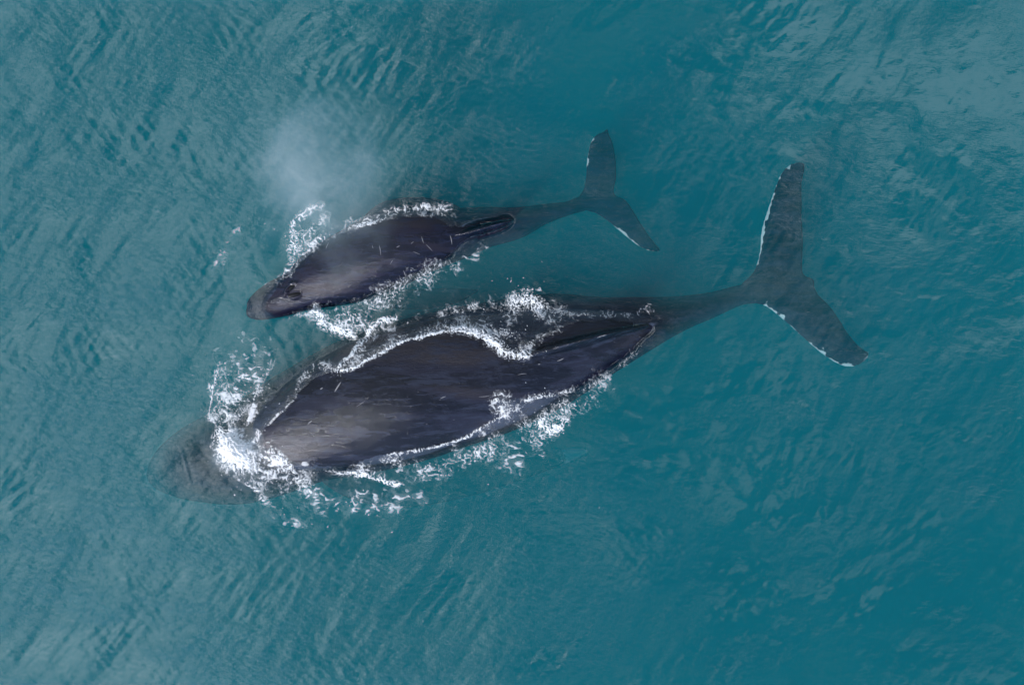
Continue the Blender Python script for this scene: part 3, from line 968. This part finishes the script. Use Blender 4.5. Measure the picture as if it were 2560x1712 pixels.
# radial streaks round the burst
bx0, by0 = 588, 1112
ang = np.arctan2(fpy - by0, fpx - bx0); rad = np.hypot(fpx - bx0, fpy - by0)
streak = fbm(ang * 3.6 + 40 + .35 * fbm(fpx / 40, fpy / 40, 2, 85), rad / 60 + fbm(fpx / 20, fpy / 20, 2, 81) * .8, 3, 83, .7)
T_r = rank01(streak * .85 + nz * .8 + big * .6 + hi * .15 + ridge(10, 79, 2) * .2)
TEX = {'l': (T_l, .64, 1.5, .50), 'd': (T_d, .98, 1.12, .55), 's': (T_s, .50, 1.45, .34), 't': (T_d, .82, 0.9, .45), 'r': (T_r, .80, 1.5, .65)}
best = np.zeros(fpx.shape); owner = np.full(fpx.shape, -1)
keys = list(FOAM)
for gi, key in enumerate(keys):
    for pts, hw, amt, sty in FOAM[key]:
        T, ke, kw, soft = TEX[sty]
        p = catmull(pts, 4)
        hw = hw * kw
        m = hw * 2.4 + 10
        i0 = max(int((p[:, 0].min() - m - fx0) / FG), 0); i1 = int((p[:, 0].max() + m - fx0) / FG)
        j0 = max(int((p[:, 1].min() - m - fy0) / FG), 0); j1 = int((p[:, 1].max() + m - fy0) / FG)
        sl = (slice(j0, j1), slice(i0, i1))
        X_, Y_ = fpx[sl] + (wxp[sl] - fpx[sl]) * .6, fpy[sl] + (wyp[sl] - fpy[sl]) * .6
        d, t = seg_dist(X_, Y_, p)
        E = amt * ke * np.exp(-(d / hw) ** 2) * (0.6 + 0.4 * np.sin(np.pi * np.clip(t * .9 + .05, 0, 1)) ** .5)
        a = np.clip((E - T[sl]) / soft, 0, 1) ** .85
        a = np.where(sty == 'd', a, a * .86)
        # thin milky veil of bubbles round the thicker foam
        veil = np.clip(amt, 0, 1) * np.exp(-(d / (hw * 1.1)) ** 2) * np.clip(.45 + .9 * nz[sl] + .5 * big[sl], 0, 1.3) * .21 * (1.25 - .7 * T[sl])
        a = np.maximum(a, veil)
        kk = a > best[sl]
        best[sl] = np.where(kk, a, best[sl]); owner[sl] = np.where(kk, gi, owner[sl])

wx_ = (fpx - 1280) * S; wy_ = (856 - fpy) * S
# water surface read from the sea mesh grid (regular part)
cx0 = int(np.argmin(abs(ax_ + 10.0))); cy0 = int(np.argmin(abs(ay_ + 7.0)))
fi = (wx_ - ax_[cx0]) / .025; fj = (wy_ - ay_[cy0]) / .025
ii = fi.astype(int); jj = fj.astype(int); fi -= ii; fj -= jj; ii += cx0; jj += cy0
wz = (GZ[jj, ii] * (1 - fi) + GZ[jj, ii + 1] * fi) * (1 - fj) + (GZ[jj + 1, ii] * (1 - fi) + GZ[jj + 1, ii + 1] * fi) * fj
zwf = bilin(ZW, wx_, wy_)
fz = np.maximum(wz, zwf) + .012 + best * (.025 + .012 * nz)
burst = np.exp(-((fpx - 586) ** 2 + (fpy - 1118) ** 2) / 34 ** 2)
fz = fz + burst * (.28 + .08 * nz)
for gi, key in enumerate(keys):
    vm = (best > .035) & (owner == gi)
    vm2 = vm.copy(); vm2[1:] |= vm[:-1]; vm2[:-1] |= vm[1:]; vm2[:, 1:] |= vm[:, :-1]; vm2[:, :-1] |= vm[:, 1:]
    q = vm2[:-1, :-1] & vm2[:-1, 1:] & vm2[1:, 1:] & vm2[1:, :-1] & (vm[:-1, :-1] | vm[1:, 1:])
    used = np.zeros(vm.shape, bool)
    used[:-1, :-1] |= q; used[:-1, 1:] |= q; used[1:, 1:] |= q; used[1:, :-1] |= q
    ids = np.full(vm.shape, -1); ids[used] = np.arange(used.sum())
    V = np.stack([wx_[used], wy_[used], fz[used]], -1)
    # perspective: the raised foam keeps the place it has in the photo's plan
    F = np.stack([ids[:-1, :-1][q], ids[1:, :-1][q], ids[1:, 1:][q], ids[:-1, 1:][q]], -1)
    me = bpy.data.meshes.new('foam'); me.from_pydata(V.tolist(), [], F.tolist())
    me.polygons.foreach_set('use_smooth', np.ones(len(F), bool))
    set_attr(me, 'alpha', np.where(vm, best, 0)[used])
    nm = 'splash' if 'splash' in key[0] else 'foam'
    tag(link(nm, me, m_foam), key[1], nm, kind='stuff')

# flying drops round the bursts
m_drop, N = material('spray_drops')
N.n('ShaderNodeOutputMaterial', {'Surface': N.n('ShaderNodeBsdfPrincipled', {'Base Color': (.85, .88, .92, 1), 'Roughness': .4}).outputs[0]})
bm = bmesh.new()
for cx, cy, rr0, cnt in ((588, 1115, 26, 150), (640, 1165, 40, 50), (590, 1010, 45, 40), (640, 960, 35, 20), (1270, 850, 35, 40), (1320, 745, 35, 40),
                         (735, 590, 20, 25), (1340, 1070, 45, 30), (850, 815, 25, 20), (760, 1230, 45, 20), (900, 1260, 60, 15)):
    for _ in range(cnt):
        a = random.uniform(0, 6.283); r_ = rr0 * (.3 + random.expovariate(1.2))
        z = random.uniform(.03, .25)
        x, y, z = P(cx + r_ * math.cos(a), cy + r_ * math.sin(a), z)
        s_ = random.uniform(.004, .009) * (1.3 if random.random() < .1 else 1)
        zz_ = float(bilin(ZW, np.array([x]), np.array([y]))[0])
        z = max(z, zz_ + .03)
        import mathutils
        mt = mathutils.Matrix.Translation((x, y, z)) @ mathutils.Matrix.Rotation(a, 4, 'Z') @ mathutils.Matrix.Diagonal((s_ * random.uniform(1, 2), s_, s_, 1))
        bmesh.ops.create_icosphere(bm, subdivisions=1, radius=1, matrix=mt)
me = bpy.data.meshes.new('spray_drops'); bm.to_mesh(me); bm.free()
tag(link('spray_drops', me, m_drop), 'loose white drops of spray flying round the foam', 'spray', kind='stuff')


# ------------------------------------------------------------------ blow mist
def mist(name, c_px, half, zlo, zhi, blobs, dens, label, seed):
    x, y, _ = P(*c_px)
    bm = bmesh.new(); bmesh.ops.create_cube(bm, size=2)
    me = bpy.data.meshes.new(name); bm.to_mesh(me); bm.free()
    m, N = material(name)
    o = link(name, me, m)
    o.location = (x, y, (zlo + zhi) / 2); o.scale = (half[0], half[1], (zhi - zlo) / 2)
    geo = N.n('ShaderNodeTexCoord').outputs['Object']
    pos = N.vmath('MULTIPLY', geo, tuple(o.scale))
    wv = N.n('ShaderNodeTexNoise', {'Vector': pos, 'Scale': 0.9, 'Detail': 3}).outputs['Color']
    pos = N.vmath('ADD', pos, N.vmath('MULTIPLY', N.vmath('SUBTRACT', wv, (.5, .5, .5)), (2.2, 2.2, 1.0)))
    tot = None
    for (bx, by, bz, rx, ry, rz, rot, amt) in blobs:
        q = N.mapping(N.vmath('SUBTRACT', pos, (bx, by, bz - (zlo + zhi) / 2)), rot=(0, 0, rot))
        q = N.vmath('DIVIDE', q, (rx, ry, rz))
        ln = N.n('ShaderNodeVectorMath', {0: q}, operation='LENGTH').outputs['Value']
        f = N.math('MULTIPLY', N.math('POWER', N.ramp(ln, 0.0, 1.0, 1.0, 0.0), 1.4), amt)
        tot = f if tot is None else N.math('ADD', tot, f)
    n_ = N.noise(N.vmath('ADD', pos, (seed, 0, 0)), 1.3, 4, 0.6, 0.8)
    tot = N.math('MULTIPLY', tot, N.ramp(n_, 0.30, 0.70, 0.15, 1.7))
    den = N.math('MULTIPLY', tot, dens)
    vs = N.n('ShaderNodeVolumeScatter', {'Color': (.74, .90, 1, 1), 'Density': den, 'Anisotropy': 0.0})
    N.n('ShaderNodeOutputMaterial', {'Volume': vs.outputs[0]})
    tag(o, label, 'mist', kind='stuff')


mist('blow_mist', (838, 468), (3.0, 2.9), .5, 3.0,
     [(.05, -.1, 1.7, 1.9, 2.1, 1.2, 0, 1.0), (-.1, .9, 1.9, 1.6, 1.5, 1.0, 0, .7), (-.15, -.50, 1.4, .9, 1.3, .7, R(-15), .9),
      (.35, -1.0, 1.2, .9, .8, .5, 0, .2), (-.9, .3, 1.7, 1.5, 1.9, 1.0, 0, .5), (-.35, .1, 1.4, .5, 1.2, .6, R(25), .7)],
     .24, 'pale puff of breath mist drifting above the calf', 3.3)
mist('spray_mist', (590, 1110), (1.0, 1.0), .3, 1.1,
     [(0, 0, .6, .6, .6, .5, 0, 1.0), (.35, -.4, .6, .6, .4, .4, R(40), .5)],
     1.2, 'thin white spray hanging over the adult\'s head splash', 8.1)
scene.cycles.volume_max_steps = 256
print('scene built')
